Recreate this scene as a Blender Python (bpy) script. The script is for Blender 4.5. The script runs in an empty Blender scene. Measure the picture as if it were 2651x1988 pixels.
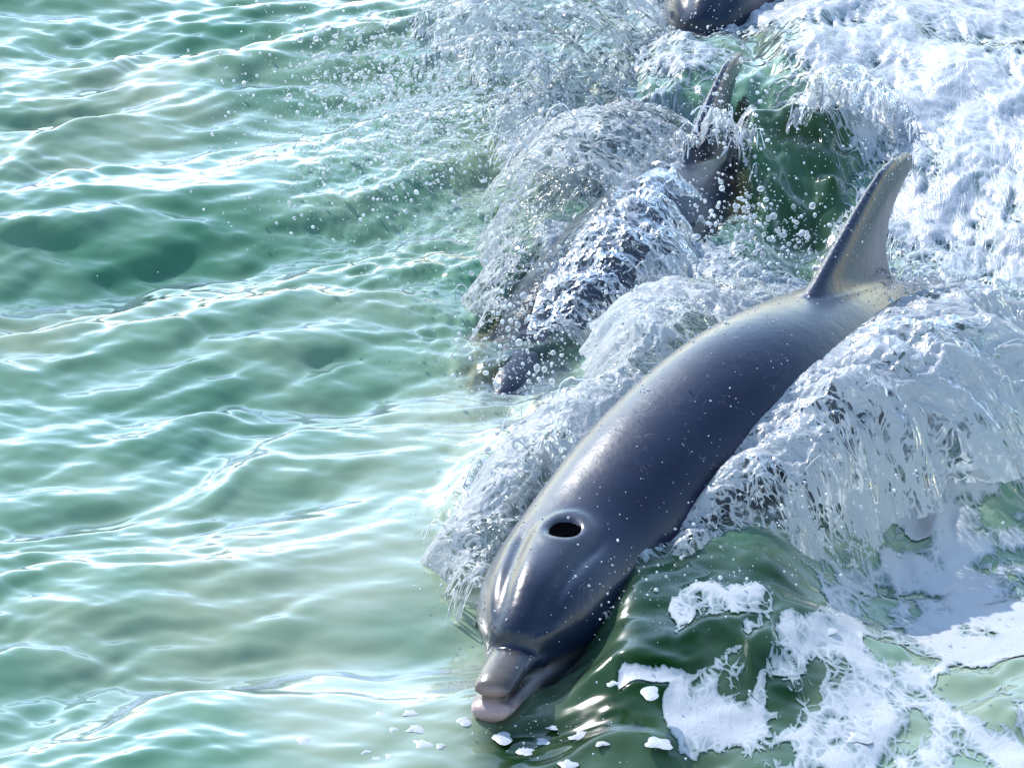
import bpy, bmesh, math, random
import numpy as np
from mathutils import Vector, Matrix, noise as mnoise

# ------------------------------------------------------------------ camera, sky, sun, exposure
scene = bpy.context.scene
col = scene.collection
PITCH = math.radians(22.0)
DIST = 9.0
KPX = 700.0                      # picture pixels per metre at the middle of the picture
IW, IH = 1024.0, 767.0
cam_d = bpy.data.cameras.new('camera')
cam_d.sensor_width = 36.0
cam_d.lens = 36.0 * DIST / (IW / KPX)
cam_d.clip_start = 0.1
cam_d.clip_end = 5000.0
cam = bpy.data.objects.new('camera', cam_d)
col.objects.link(cam)
CAM = np.array([0.0, -DIST * math.cos(PITCH), DIST * math.sin(PITCH)])
cam.location = CAM
cam.rotation_euler = (math.pi / 2 - PITCH, 0, 0)
scene.camera = cam

SUN = Vector((-0.46, 0.66, 0.61)).normalized()
world = bpy.data.worlds.new('World')
scene.world = world
world.use_nodes = True
wn = world.node_tree
sky = wn.nodes.new('ShaderNodeTexSky')
sky.sky_type = 'NISHITA'
sky.sun_disc = False
sky.sun_elevation = math.asin(SUN.z)
sky.sun_rotation = math.atan2(SUN.x, SUN.y)
sky.air_density = 1.2
sky.dust_density = 0.2
sky.ozone_density = 1.0
wn.links.new(sky.outputs[0], wn.nodes['Background'].inputs[0])
wn.nodes['Background'].inputs[1].default_value = 0.15
sun_d = bpy.data.lights.new('sun', 'SUN')
sun_d.energy = 2.5
sun_d.angle = math.radians(0.6)
sun_d.color = (1.0, 0.97, 0.93)
sun = bpy.data.objects.new('sun', sun_d)
sun.rotation_euler = SUN.to_track_quat('Z', 'Y').to_euler()
sun.location = (-6, 1, 8)
col.objects.link(sun)

scene.render.engine = 'CYCLES'
scene.cycles.use_denoising = True
scene.cycles.max_bounces = 8
scene.cycles.transparent_max_bounces = 16
scene.cycles.caustics_reflective = False
scene.cycles.caustics_refractive = False
scene.cycles.sample_clamp_indirect = 4.0
scene.view_settings.view_transform = 'Standard'
scene.view_settings.look = 'None'
scene.view_settings.gamma = 1.0
scene.view_settings.use_curve_mapping = False
scene.view_settings.exposure = 1.25

# ------------------------------------------------------------------ helpers
rng = np.random.default_rng(7)
RIGHT = np.array([1.0, 0, 0])
UP = np.array([0, math.sin(PITCH), math.cos(PITCH)])
FWD = np.array([0, math.cos(PITCH), -math.sin(PITCH)])


def at(px, py, z=0.0):
    """world point at height z seen at photograph pixel (1024 wide)"""
    d = FWD * DIST + RIGHT * (px - IW / 2) / KPX - UP * (py - IH / 2) / KPX
    t = (z - CAM[2]) / d[2]
    return CAM + d * t


def to_px(P):
    """photograph pixels of world points (n,3)"""
    v = P - CAM
    dd = v @ FWD
    return IW / 2 + (v @ RIGHT) / dd * DIST * KPX, IH / 2 - (v @ UP) / dd * DIST * KPX


def smooth(e0, e1, x):
    t = np.clip((x - e0) / (e1 - e0), 0, 1)
    return t * t * (3 - 2 * t)


_perm = np.random.default_rng(3).permutation(256)
_perm = np.concatenate([_perm, _perm, _perm])
_ang = np.random.default_rng(5).uniform(0, 2 * np.pi, 256)
_gx, _gy = np.cos(_ang), np.sin(_ang)


def perlin(x, y, seed=0):
    x = x + seed * 17.31
    y = y + seed * 9.77
    xf = np.floor(x); yf = np.floor(y)
    xi = xf.astype(np.int64) & 255; yi = yf.astype(np.int64) & 255
    fx = x - xf; fy = y - yf
    u = fx * fx * fx * (fx * (fx * 6 - 15) + 10)
    v = fy * fy * fy * (fy * (fy * 6 - 15) + 10)

    def g(ix, iy, dx, dy):
        h = _perm[_perm[ix & 255] + (iy & 255)]
        return _gx[h] * dx + _gy[h] * dy
    a = g(xi, yi, fx, fy); b = g(xi + 1, yi, fx - 1, fy)
    c = g(xi, yi + 1, fx, fy - 1); d = g(xi + 1, yi + 1, fx - 1, fy - 1)
    return ((a + (b - a) * u) * (1 - v) + (c + (d - c) * u) * v) * 1.5


def fbm(x, y, oct=4, seed=0, gain=0.5):
    s = 0; a = 1.0; n = 0
    for i in range(oct):
        s = s + a * perlin(x * 2 ** i, y * 2 ** i, seed + i * 3)
        n += a
        a *= gain
    return s / n


def ridged(x, y, oct=4, seed=0, gain=0.5):
    s = 0; a = 1.0; n = 0
    for i in range(oct):
        s = s + a * (1 - np.abs(perlin(x * 2 ** i, y * 2 ** i, seed + i * 3)) * 1.6)
        n += a
        a *= gain
    return s / n


def mesh_np(name, V, F, smooth_shade=True):
    """mesh from numpy vertices and (n,k) faces"""
    V = np.ascontiguousarray(V, dtype=np.float32)
    F = np.ascontiguousarray(F, dtype=np.int32)
    me = bpy.data.meshes.new(name)
    me.vertices.add(len(V))
    me.vertices.foreach_set('co', V.ravel())
    k = F.shape[1]
    me.loops.add(F.size)
    me.loops.foreach_set('vertex_index', F.ravel())
    me.polygons.add(len(F))
    me.polygons.foreach_set('loop_start', np.arange(0, F.size, k, dtype=np.int32))
    me.polygons.foreach_set('loop_total', np.full(len(F), k, dtype=np.int32))
    if smooth_shade:
        me.polygons.foreach_set('use_smooth', np.ones(len(F), dtype=bool))
    me.update()
    me.validate()
    return me


def attr(me, name, vals):
    a = me.attributes.new(name, 'FLOAT', 'POINT')
    a.data.foreach_set('value', np.ascontiguousarray(vals, dtype=np.float32).ravel())


def attr_col(me, name, rgb):
    a = me.attributes.new(name, 'FLOAT_COLOR', 'POINT')
    c = np.ones((len(rgb), 4), dtype=np.float32)
    c[:, :3] = rgb
    a.data.foreach_set('color', c.ravel())


def attr_vec(me, name, v):
    a = me.attributes.new(name, 'FLOAT_VECTOR', 'POINT')
    a.data.foreach_set('vector', np.ascontiguousarray(v, dtype=np.float32).ravel())


def link(name, me, mat, parent=None, label=None, cat=None, kind=None, group=None):
    o = bpy.data.objects.new(name, me)
    col.objects.link(o)
    if mat:
        me.materials.append(mat)
    if parent:
        o.parent = parent
    if label: o['label'] = label
    if cat: o['category'] = cat
    if kind: o['kind'] = kind
    if group: o['group'] = group
    return o


def grid_faces(nu, nv, wrap=False):
    i = np.arange(nu - 1)[:, None]
    jn = nv if wrap else nv - 1
    j = np.arange(jn)[None, :]
    j2 = (j + 1) % nv
    f = np.stack([i * nv + j, (i + 1) * nv + j, (i + 1) * nv + j2, i * nv + j2], -1)
    return f.reshape(-1, 4)


class N:
    """tiny node-tree writer"""
    def __init__(self, name):
        self.m = bpy.data.materials.new(name)
        self.m.use_nodes = True
        self.t = self.m.node_tree
        self.b = self.t.nodes['Principled BSDF']
        self.out = self.t.nodes['Material Output']

    def n(self, typ, ins=None, **kw):
        x = self.t.nodes.new(typ)
        for k, v in kw.items():
            setattr(x, k, v)
        for k, v in (ins or {}).items():
            if hasattr(v, 'is_linked') or hasattr(v, 'links'):
                self.t.links.new(v, x.inputs[k])
            else:
                x.inputs[k].default_value = v
        return x

    def l(self, a, b):
        self.t.links.new(a, b)

    def attr(self, name, out='Fac'):
        return self.n('ShaderNodeAttribute', attribute_name=name).outputs[out]

    def math(self, op, a, b=0.0, c=0.0, clamp=False):
        x = self.n('ShaderNodeMath', {0: a, 1: b, 2: c}, operation=op, use_clamp=clamp)
        return x.outputs[0]

    def ramp(self, fac, stops):
        x = self.n('ShaderNodeValToRGB', {0: fac})
        el = x.color_ramp.elements
        while len(el) < len(stops):
            el.new(0.5)
        for e, (p, c) in zip(el, stops):
            e.position = p
            e.color = (*c, 1) if len(c) == 3 else c
        return x.outputs[0]

    def mixc(self, f, a, b):
        x = self.n('ShaderNodeMix', data_type='RGBA')
        for k, v in ((0, f), (6, a), (7, b)):
            if hasattr(v, 'links'):
                self.t.links.new(v, x.inputs[k])
            else:
                x.inputs[k].default_value = v if k == 0 else (*v, 1)
        return x.outputs[2]

    def noise(self, vec, scale, detail=3, rough=0.5, dist=0.0):
        x = self.n('ShaderNodeTexNoise', {'Scale': scale, 'Detail': detail, 'Roughness': rough, 'Distortion': dist})
        if vec is not None:
            self.l(vec, x.inputs['Vector'])
        return x.outputs[0]

    def mapping(self, vec, scale=(1, 1, 1), rot=(0, 0, 0)):
        x = self.n('ShaderNodeMapping', {'Scale': scale, 'Rotation': rot})
        self.l(vec, x.inputs['Vector'])
        return x.outputs[0]

    def bump(self, h, strength=0.3, dist=0.01, normal=None):
        x = self.n('ShaderNodeBump', {'Strength': strength, 'Distance': dist})
        self.l(h, x.inputs['Height'])
        if normal is not None:
            self.l(normal, x.inputs['Normal'])
        return x.outputs[0]

# ------------------------------------------------------------------ materials
def mat_water():
    k = N('sea_water')
    c = k.attr('tint', 'Color')
    df = k.n('ShaderNodeBsdfDiffuse')
    k.l(c, df.inputs['Color'])
    gl = k.n('ShaderNodeBsdfGlossy', {'Roughness': 0.13})
    fr = k.n('ShaderNodeFresnel', {'IOR': 1.333})
    ff = k.math('MULTIPLY_ADD', fr.outputs[0], 2.6, -0.048, clamp=True)
    body = k.n('ShaderNodeMixShader', {0: ff})
    k.l(df.outputs[0], body.inputs[1]); k.l(gl.outputs[0], body.inputs[2])
    # thin water over a swimming body lets it show through
    tr = k.n('ShaderNodeBsdfTransparent', {'Color': (0.62, 0.86, 0.78, 1)})
    film = k.n('ShaderNodeMixShader', {0: ff})
    k.l(tr.outputs[0], film.inputs[1]); k.l(gl.outputs[0], film.inputs[2])
    mx = k.n('ShaderNodeMixShader', {0: k.attr('clear')})
    k.l(body.outputs[0], mx.inputs[1]); k.l(film.outputs[0], mx.inputs[2])
    k.l(mx.outputs[0], k.out.inputs[0])
    return k.m


def net(k, vec, s1, s2, warp=1.6):
    """lacy web of water threads: edges of two sizes of warped cells"""
    w = k.n('ShaderNodeTexNoise', {'Scale': 1.0, 'Detail': 2.0})
    k.l(vec, w.inputs['Vector'])
    wv = k.n('ShaderNodeVectorMath', operation='MULTIPLY_ADD')
    k.l(w.outputs['Color'], wv.inputs[0]); wv.inputs[1].default_value = (warp,) * 3; k.l(vec, wv.inputs[2])
    out = []
    for sc, wd in ((s1, 0.13), (s2, 0.20)):
        v = k.n('ShaderNodeTexVoronoi', {'Scale': sc}, feature='DISTANCE_TO_EDGE', voronoi_dimensions='2D')
        k.l(wv.outputs[0], v.inputs['Vector'])
        out.append(k.n('ShaderNodeMapRange', {'Value': v.outputs['Distance'], 'From Min': wd, 'From Max': 0.0}, interpolation_type='SMOOTHSTEP').outputs[0])
    return k.math('MAXIMUM', out[0], k.math('MULTIPLY', out[1], 0.75))


def white_water(k, fac, nrm, tl_amt):
    k.l(k.mixc(fac, (0.44, 0.50, 0.51), (0.66, 0.68, 0.71)), k.b.inputs['Base Color'])
    k.b.inputs['Roughness'].default_value = 0.35
    k.b.inputs['IOR'].default_value = 1.25
    k.l(nrm, k.b.inputs['Normal'])
    tl = k.n('ShaderNodeBsdfTranslucent', {'Color': (0.66, 0.70, 0.72, 1)})
    k.l(nrm, tl.inputs['Normal'])
    wh = k.n('ShaderNodeMixShader', {0: tl_amt})
    k.l(k.b.outputs[0], wh.inputs[1]); k.l(tl.outputs[0], wh.inputs[2])
    return wh.outputs[0]


def mat_foam(name, bumpy, kn, kh, flow, whitec, soft):
    k = N(name)
    geo = k.n('ShaderNodeNewGeometry').outputs['Position']
    cov = k.attr('cover')
    if flow:
        vec = k.mapping(k.attr('flow', 'Vector'), (40.0, 19.0, 1.0))
    else:
        vec = k.mapping(geo, (22.0, 13.0, 0.0))
    web = net(k, vec, 1.0 if flow else 1.3, 3.1, 1.6 if flow else 0.8)
    n1 = k.noise(vec, 3.2, 4, 0.7, 0.2)
    n2 = k.noise(geo, 330, 2, 0.6)
    n = k.math('ADD', k.math('MULTIPLY', n1, 0.6), k.math('MULTIPLY', n2, 0.4))
    a = k.math('ADD', cov, k.math('ADD', k.math('MULTIPLY', k.math('SUBTRACT', web, 0.35), kn), k.math('MULTIPLY', k.math('SUBTRACT', n, 0.5), kh)))
    al = k.n('ShaderNodeMapRange', {'Value': a, 'From Min': 0.5 - soft, 'From Max': 0.5 + soft}, interpolation_type='SMOOTHSTEP').outputs[0]
    dens = k.n('ShaderNodeMapRange', {'Value': a, 'From Min': 0.5, 'From Max': 0.5 + soft * 10}).outputs[0]
    nrm = k.bump(k.math('ADD', n, k.math('MULTIPLY', web, 0.25)), bumpy, 0.005)
    c = k.mixc(dens, (0.27, 0.35, 0.36), whitec)
    k.l(c, k.b.inputs['Base Color'])
    k.b.inputs['Roughness'].default_value = 0.30
    k.b.inputs['IOR'].default_value = 1.33
    k.l(nrm, k.b.inputs['Normal'])
    tr = k.n('ShaderNodeBsdfTransparent')
    mx = k.n('ShaderNodeMixShader', {0: k.math('MULTIPLY', al, k.math('MULTIPLY_ADD', dens, 0.35, 0.65))})
    k.l(tr.outputs[0], mx.inputs[1]); k.l(k.b.outputs[0], mx.inputs[2])
    k.l(mx.outputs[0], k.out.inputs[0])
    return k.m


def mat_sheet():
    """thrown sheet of water: clear film streaked and laced with white aerated water"""
    k = N('thrown_water')
    uv = k.attr('flow', 'Vector')
    cov = k.attr('cover')
    s1 = k.noise(k.mapping(uv, (66, 26, 1)), 1.0, 3, 0.7, 0.8)
    s2 = k.noise(k.mapping(uv, (210, 150, 1)), 1.0, 2, 0.65, 0.5)
    web = net(k, k.mapping(uv, (44, 32, 1)), 1.0, 2.6)
    f = k.math('ADD', k.math('MULTIPLY', s1, 0.62), k.math('MULTIPLY', s2, 0.38))
    v = k.math('ADD', k.attr('white'), k.math('ADD', k.math('MULTIPLY', k.math('SUBTRACT', f, 0.5), 2.6), k.math('MULTIPLY', web, 0.62)))
    white = k.n('ShaderNodeMapRange', {'Value': v, 'From Min': 0.30, 'From Max': 0.62}, interpolation_type='SMOOTHSTEP').outputs[0]
    a = k.math('ADD', cov, k.math('ADD', k.math('MULTIPLY', k.math('SUBTRACT', f, 0.5), 1.5), k.math('MULTIPLY', k.math('SUBTRACT', web, 0.35), 0.45)))
    al = k.n('ShaderNodeMapRange', {'Value': a, 'From Min': 0.40, 'From Max': 0.5}, interpolation_type='SMOOTHSTEP').outputs[0]
    nrm = k.bump(k.math('ADD', f, k.math('MULTIPLY', web, 0.25)), 0.42, 0.006)
    wh = white_water(k, white, nrm, 0.5)
    tr = k.n('ShaderNodeBsdfTransparent', {'Color': (0.95, 0.98, 0.97, 1)})
    gl = k.n('ShaderNodeBsdfGlossy', {'Roughness': 0.10})
    k.l(nrm, gl.inputs['Normal'])
    fr = k.n('ShaderNodeFresnel', {'IOR': 1.25})
    k.l(nrm, fr.inputs['Normal'])
    film = k.n('ShaderNodeMixShader', {0: fr.outputs[0]})
    k.l(tr.outputs[0], film.inputs[1]); k.l(gl.outputs[0], film.inputs[2])
    fw = k.n('ShaderNodeMixShader', {0: k.math('MULTIPLY_ADD', white, 0.90, 0.06)})
    k.l(film.outputs[0], fw.inputs[1]); k.l(wh, fw.inputs[2])
    clear = k.n('ShaderNodeBsdfTransparent')
    mx = k.n('ShaderNodeMixShader', {0: al})
    k.l(clear.outputs[0], mx.inputs[1]); k.l(fw.outputs[0], mx.inputs[2])
    k.l(mx.outputs[0], k.out.inputs[0])
    return k.m


def mat_drop():
    k = N('spray_water')
    k.b.inputs['Base Color'].default_value = (0.86, 0.88, 0.92, 1)
    k.b.inputs['Roughness'].default_value = 0.04
    k.b.inputs['IOR'].default_value = 1.33
    geo = k.n('ShaderNodeNewGeometry')
    k.l(k.math('MULTIPLY_ADD', geo.outputs['Random Per Island'], 0.6, 0.0), k.b.inputs['Transmission Weight'])
    return k.m


def mat_skin():
    k = N('dolphin_skin')
    tc = k.n('ShaderNodeTexCoord').outputs['Object']
    c = k.attr('pigment_shade', 'Color')
    n1 = k.noise(tc, 9, 5, 0.6, 0.5)
    n2 = k.noise(k.mapping(tc, (4, 22, 22)), 3, 4, 0.6)
    f = k.math('MULTIPLY_ADD', n1, 0.5, 0.75)
    f = k.math('MULTIPLY', f, k.math('MULTIPLY_ADD', n2, 0.4, 0.8))
    v = k.n('ShaderNodeVectorMath', operation='SCALE')
    k.l(c, v.inputs[0]); k.l(f, v.inputs['Scale'])
    # old rake marks: fine pale scratches and faint blotches
    sc = k.noise(k.mapping(tc, (5, 3, 5), (0.3, 0.2, 0.5)), 4.0, 2, 0.5, 1.2)
    ln = k.math('LESS_THAN', k.math('ABSOLUTE', k.math('SUBTRACT', sc, 0.5)), 0.0035)
    ln = k.math('MULTIPLY', ln, k.math('GREATER_THAN', k.noise(tc, 7, 2), 0.52))
    k.l(k.mixc(k.math('MULTIPLY', ln, 0.35), v.outputs[0], (0.16, 0.16, 0.18)), k.b.inputs['Base Color'])
    r = k.math('MULTIPLY_ADD', k.noise(tc, 26, 4, 0.6), 0.22, 0.20)
    k.l(r, k.b.inputs['Roughness'])
    k.b.inputs['IOR'].default_value = 1.33
    k.b.inputs['Coat Weight'].default_value = 0.45
    k.b.inputs['Coat Roughness'].default_value = 0.24
    k.b.inputs['Coat IOR'].default_value = 1.33
    h = k.noise(tc, 140, 3, 0.6)
    h2 = k.noise(tc, 30, 3, 0.5)
    b = k.bump(h, 0.10, 0.003)
    b = k.bump(h2, 0.12, 0.006, b)
    k.l(b, k.b.inputs['Normal']); k.l(b, k.b.inputs['Coat Normal'])
    return k.m


def mat_plain(name, colr, rough=0.5, spec_ior=1.45):
    k = N(name)
    geo = k.n('ShaderNodeNewGeometry').outputs['Position']
    n = k.noise(geo, 60, 3)
    c = k.mixc(n, tuple(x * 0.7 for x in colr), colr)
    k.l(c, k.b.inputs['Base Color'])
    k.b.inputs['Roughness'].default_value = rough
    k.b.inputs['IOR'].default_value = spec_ior
    return k.m

M_WATER = mat_water()
M_SKIN = mat_skin()
M_FOAM = mat_foam('churned_foam', 0.5, 0.55, 0.7, True, (0.42, 0.435, 0.465), 0.05)
M_RAFT = mat_foam('drifting_foam', 0.20, 0.18, 0.46, False, (0.45, 0.46, 0.475), 0.025)
M_SHEET = mat_sheet()
M_DROP = mat_drop()
M_HOLE = mat_plain('blowhole_shade', (0.002, 0.002, 0.003), 1.0, 1.0)  # near-black colour stands in for the shade inside the hole
M_EYE = mat_plain('eye_dark', (0.01, 0.008, 0.008), 0.08)

# ------------------------------------------------------------------ dolphins
def catmull(P, n):
    """resample a polyline of control rows (m,k), first column is the parameter"""
    P = np.asarray(P, float)
    t = P[:, 0]
    ts = np.linspace(t[0], t[-1], n)
    out = np.empty((n, P.shape[1]))
    out[:, 0] = ts
    for c in range(1, P.shape[1]):
        y = P[:, c]
        m = np.gradient(y, t)
        i = np.clip(np.searchsorted(t, ts, side='right') - 1, 0, len(t) - 2)
        h = t[i + 1] - t[i]
        u = (ts - t[i]) / h
        out[:, c] = ((2 * u**3 - 3 * u**2 + 1) * y[i] + (u**3 - 2 * u**2 + u) * h * m[i]
                     + (-2 * u**3 + 3 * u**2) * y[i + 1] + (u**3 - u**2) * h * m[i + 1])
    return out


# centre line of the arched swimming body: d = distance from beak tip, x, y, z (metres; beak tip at origin, heading -Y)
HEADING = math.atan2(0.378, 0.926)
def spine_points():
    tip = at(490, 697, 0.042)
    hc = at(582, 570, 0.055)
    h = np.array([0.378, 0.926, 0])
    rows = [tip, tip + (hc - tip) * 0.34 + np.array([-0.002, 0.0, 0.008]), hc]
    # the back arches: higher amidships, tail swinging down
    for s, z, z2 in ((0.30, 0.060, 0.105), (0.60, 0.040, 0.140), (0.90, -0.010, 0.120), (1.25, -0.10, 0.020), (1.65, -0.23, -0.15), (2.1, -0.40, -0.31), (2.6, -0.58, -0.45)):
        p = hc + h * s
        p[2] = z
        u_, v_ = to_px(p[None])
        w_ = min(s / 0.5, 1.0)
        rows.append(at(u_[0] - 6 * w_, v_[0] - 4 * w_, z2))
    return np.array(rows)

SP = spine_points()
seg = np.r_[0, np.cumsum(np.linalg.norm(np.diff(SP, axis=0), axis=1))]
SPC = catmull(np.c_[seg, SP], 400)
SPLEN = SPC[-1, 0]
ORIGIN = np.array([SPC[130, 1], SPC[130, 2], 0.0])

_e0 = SPC[0] - (SPC[1] - SPC[0]) * 40
_e1 = SPC[-1] + (SPC[-1] - SPC[-2]) * 40
SPC = np.vstack([_e0, SPC, _e1])


def spine(d):
    d = np.asarray(d, float)
    P = np.stack([np.interp(d, SPC[:, 0], SPC[:, c]) for c in (1, 2, 3)], -1)
    e = 0.02
    A = np.stack([np.interp(d + e, SPC[:, 0], SPC[:, c]) for c in (1, 2, 3)], -1)
    B = np.stack([np.interp(d - e, SPC[:, 0], SPC[:, c]) for c in (1, 2, 3)], -1)
    T = A - B
    T /= np.linalg.norm(T, axis=-1, keepdims=True)
    side = np.cross(T, np.array([0, 0, 1.0]))
    side /= np.linalg.norm(side, axis=-1, keepdims=True)
    up = np.cross(side, T)
    return P, T, side, up      # T points to the tail; side = animal's left/right; up = dorsal


def loft(prof, na=48, power=2.0, nd=120):
    """prof rows: d, half width, top, bottom, lift"""
    R = catmull(prof, nd)
    P, T, S, U = spine(R[:, 0])
    th = np.linspace(0, 2 * np.pi, na, endpoint=False)
    c, s = np.cos(th), np.sin(th)
    c = np.sign(c) * np.abs(c) ** (2 / power); s = np.sign(s) * np.abs(s) ** (2 / power)
    V = []
    for i in range(nd):
        a, bt, bb, lf = R[i, 1:5]
        b = np.where(s > 0, bt, bb)
        V.append(P[i] + U[i] * lf + S[i] * (a * c)[:, None] + U[i] * (b * s)[:, None])
    V = np.array(V)
    cap0 = V[0].mean(0); cap1 = V[-1].mean(0)
    F = grid_faces(nd, na, True)
    V = V.reshape(-1, 3)
    n = len(V)
    V = np.vstack([V, cap0, cap1])
    j = np.arange(na); j2 = (j + 1) % na
    tri0 = np.stack([j2, j, np.full(na, n), np.full(na, n)], -1)
    tri1 = np.stack([(nd - 1) * na + j, (nd - 1) * na + j2, np.full(na, n + 1), np.full(na, n + 1)], -1)
    faces = [tuple(f) for f in F] + [tuple(f[:3]) for f in tri0] + [tuple(f[:3]) for f in tri1]
    return V, faces


def fin(secs, na=28):
    """secs: list of (centre, chord vector, thickness vector) sections, joined tip-wards"""
    V = []
    th = np.linspace(0, 2 * np.pi, na, endpoint=False)
    for c0, ch, tk in secs:
        x = np.cos(th)
        # airfoil: blunt in front (x=-1), thin behind
        y = np.sin(th) * (0.62 - 0.38 * x)
        V.append(c0 + np.outer(x * 0.5, ch) + np.outer(y * 0.5, tk))
    V = np.array(V)
    nd = len(secs)
    cap0 = V[0].mean(0); cap1 = V[-1].mean(0)
    F = [tuple(f) for f in grid_faces(nd, na, True)]
    V = V.reshape(-1, 3)
    n = len(V)
    V = np.vstack([V, cap0, cap1])
    for j in range(na):
        j2 = (j + 1) % na
        F.append((j2, j, n)); F.append(((nd - 1) * na + j, (nd - 1) * na + j2, n + 1))
    return V, F


def build_dolphin_mesh():
    parts = []
    # trunk and melon
    parts.append(loft([
        (0.098, 0.004, 0.004, 0.004, 0.004),
        (0.104, 0.020, 0.022, 0.018, 0.004),
        (0.120, 0.036, 0.040, 0.034, 0.004),
        (0.150, 0.056, 0.058, 0.050, 0.004),
        (0.200, 0.079, 0.076, 0.068, 0.002),
        (0.270, 0.095, 0.090, 0.085, 0.0),
        (0.340, 0.103, 0.096, 0.098, 0.0),
        (0.45, 0.110, 0.103, 0.108, 0.0),
        (0.60, 0.118, 0.110, 0.120, 0.0),
        (0.80, 0.121, 0.114, 0.126, 0.0),
        (1.00, 0.117, 0.113, 0.124, 0.0),
        (1.25, 0.106, 0.107, 0.114, 0.0),
        (1.50, 0.090, 0.098, 0.098, 0.0),
        (1.80, 0.078, 0.098, 0.090, 0.0),
        (2.05, 0.050, 0.070, 0.060, 0.0),
        (2.30, 0.030, 0.046, 0.040, 0.0),
        (2.45, 0.022, 0.030, 0.028, 0.0),
    ], nd=180, na=72, power=2.1))
    # upper jaw
    parts.append(loft([
        (0.000, 0.006, 0.004, 0.003, 0.004),
        (0.004, 0.020, 0.012, 0.006, 0.004),
        (0.014, 0.025, 0.016, 0.008, 0.004),
        (0.035, 0.028, 0.019, 0.009, 0.003),
        (0.070, 0.030, 0.022, 0.010, 0.000),
        (0.105, 0.036, 0.024, 0.011, -0.006),
        (0.150, 0.056, 0.034, 0.013, -0.012),
        (0.230, 0.085, 0.050, 0.02, -0.02),
    ], nd=50, na=40, power=2.0))
    # lower jaw, a little longer
    parts.append(loft([
        (-0.016, 0.005, 0.003, 0.004, -0.019),
        (-0.012, 0.018, 0.007, 0.010, -0.019),
        (-0.002, 0.025, 0.009, 0.014, -0.018),
        (0.020, 0.029, 0.010, 0.017, -0.019),
        (0.060, 0.032, 0.011, 0.020, -0.023),
        (0.105, 0.039, 0.012, 0.028, -0.029),
        (0.160, 0.056, 0.015, 0.038, -0.036),
        (0.260, 0.090, 0.02, 0.05, -0.045),
    ], nd=50, na=40, power=2.3))
    # dorsal fin: swept back, hollow behind
    secs = []
    P0, T0, S0, U0 = spine(np.array([1.15]))
    P0, T0, S0, U0 = P0[0], T0[0], S0[0], U0[0]
    # the fin stands nearly upright
    T0 = T0 + 0.02 * S0; T0 /= np.linalg.norm(T0)
    upv = U0 * 0.75 + np.array([0, 0, 1]) * 0.25; upv /= np.linalg.norm(upv)
    base = P0 + U0 * 0.090
    for q in np.linspace(0, 1, 30):
        h = 0.192 * q
        lead = -0.200 + 0.330 * q ** 1.0 + 0.03 * q ** 5
        trail = 0.235 - 0.075 * math.sin(math.pi * min(q * 1.15, 1.0)) ** 0.8 + 0.050 * q ** 1.6
        w = max(trail - lead, 0.004)
        tk = 0.050 * (1 - q) + 0.016 + 0.16 * max(0, 0.18 - q)
        if q > 0.88:
            k = math.sqrt(max(0.0, 1 - ((q - 0.88) / 0.12) ** 2)) + 0.02
            tk *= k
            lead = trail - w * (0.35 + 0.65 * k)
            trail = trail - w * 0.25 * (1 - k)
            w = max(trail - lead, 0.003)
        secs.append((base + upv * h + T0 * (lead + trail) / 2, T0 * w, S0 * tk))
    parts.append(fin(secs))
    # flippers
    P1, T1, S1, U1 = [x[0] for x in spine(np.array([0.56]))]
    for sg in (-1, 1):
        secs = []
        for q in np.linspace(0, 1, 16):
            c0 = P1 + S1 * sg * (0.11 + 0.20 * q) - U1 * (0.085 + 0.11 * q) + T1 * (0.16 * q ** 1.3)
            w = 0.125 * (1 - q) ** 0.7 + 0.015
            secs.append((c0, T1 * w, U1 * (0.035 * (1 - q) + 0.008)))
        parts.append(fin(secs, 20))
    # tail flukes
    P2, T2, S2, U2 = [x[0] for x in spine(np.array([2.42]))]
    for sg in (-1, 1):
        secs = []
        for q in np.linspace(0, 1, 16):
            c0 = P2 + S2 * sg * (0.27 * q) + T2 * (0.13 * q ** 1.4 + 0.02)
            w = 0.17 * (1 - q) ** 0.8 + 0.012
            secs.append((c0, T2 * w, U2 * (0.035 * (1 - q) + 0.006)))
        parts.append(fin(secs, 20))
    V = []; F = []; o = 0
    for v, f in parts:
        V.append(v); F += [tuple(int(i) + o for i in q) for q in f]; o += len(v)
    V = np.vstack(V) - ORIGIN
    me = bpy.data.meshes.new('dolphin_raw')
    me.from_pydata(V.tolist(), [], F)
    bm = bmesh.new(); bm.from_mesh(me)
    bmesh.ops.recalc_face_normals(bm, faces=bm.faces)
    bm.to_mesh(me); bm.free()
    ob = bpy.data.objects.new('dolphin_raw', me)
    col.objects.link(ob)
    md = ob.modifiers.new('r', 'REMESH'); md.mode = 'VOXEL'; md.voxel_size = 0.0038
    ms = ob.modifiers.new('s', 'SMOOTH'); ms.factor = 0.5; ms.iterations = 5
    dg = bpy.context.evaluated_depsgraph_get()
    out = bpy.data.meshes.new_from_object(ob.evaluated_get(dg))
    bpy.data.objects.remove(ob)
    bpy.data.meshes.remove(me)
    out.name = 'dolphin_body'
    nv = len(out.vertices)
    co = np.empty(nv * 3, dtype=np.float32); out.vertices.foreach_get('co', co)
    co = co.reshape(-1, 3).astype(float)
    # body coordinates of every vertex
    ds = np.linspace(-0.03, SPLEN, 300)
    P, T, S, U = spine(ds)
    P = P - ORIGIN
    idx = np.empty(nv, int)
    for a in range(0, nv, 20000):
        q = co[a:a + 20000]
        idx[a:a + 20000] = np.argmin(((q[:, None, :] - P[None]) ** 2).sum(-1), 1)
    rel = co - P[idx]
    d = ds[idx] + (rel * T[idx]).sum(1)
    lat = (rel * S[idx]).sum(1); ver = (rel * U[idx]).sum(1)
    # blowhole: a dent with a raised lip
    bd, bl = 0.312, 0.004
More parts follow.
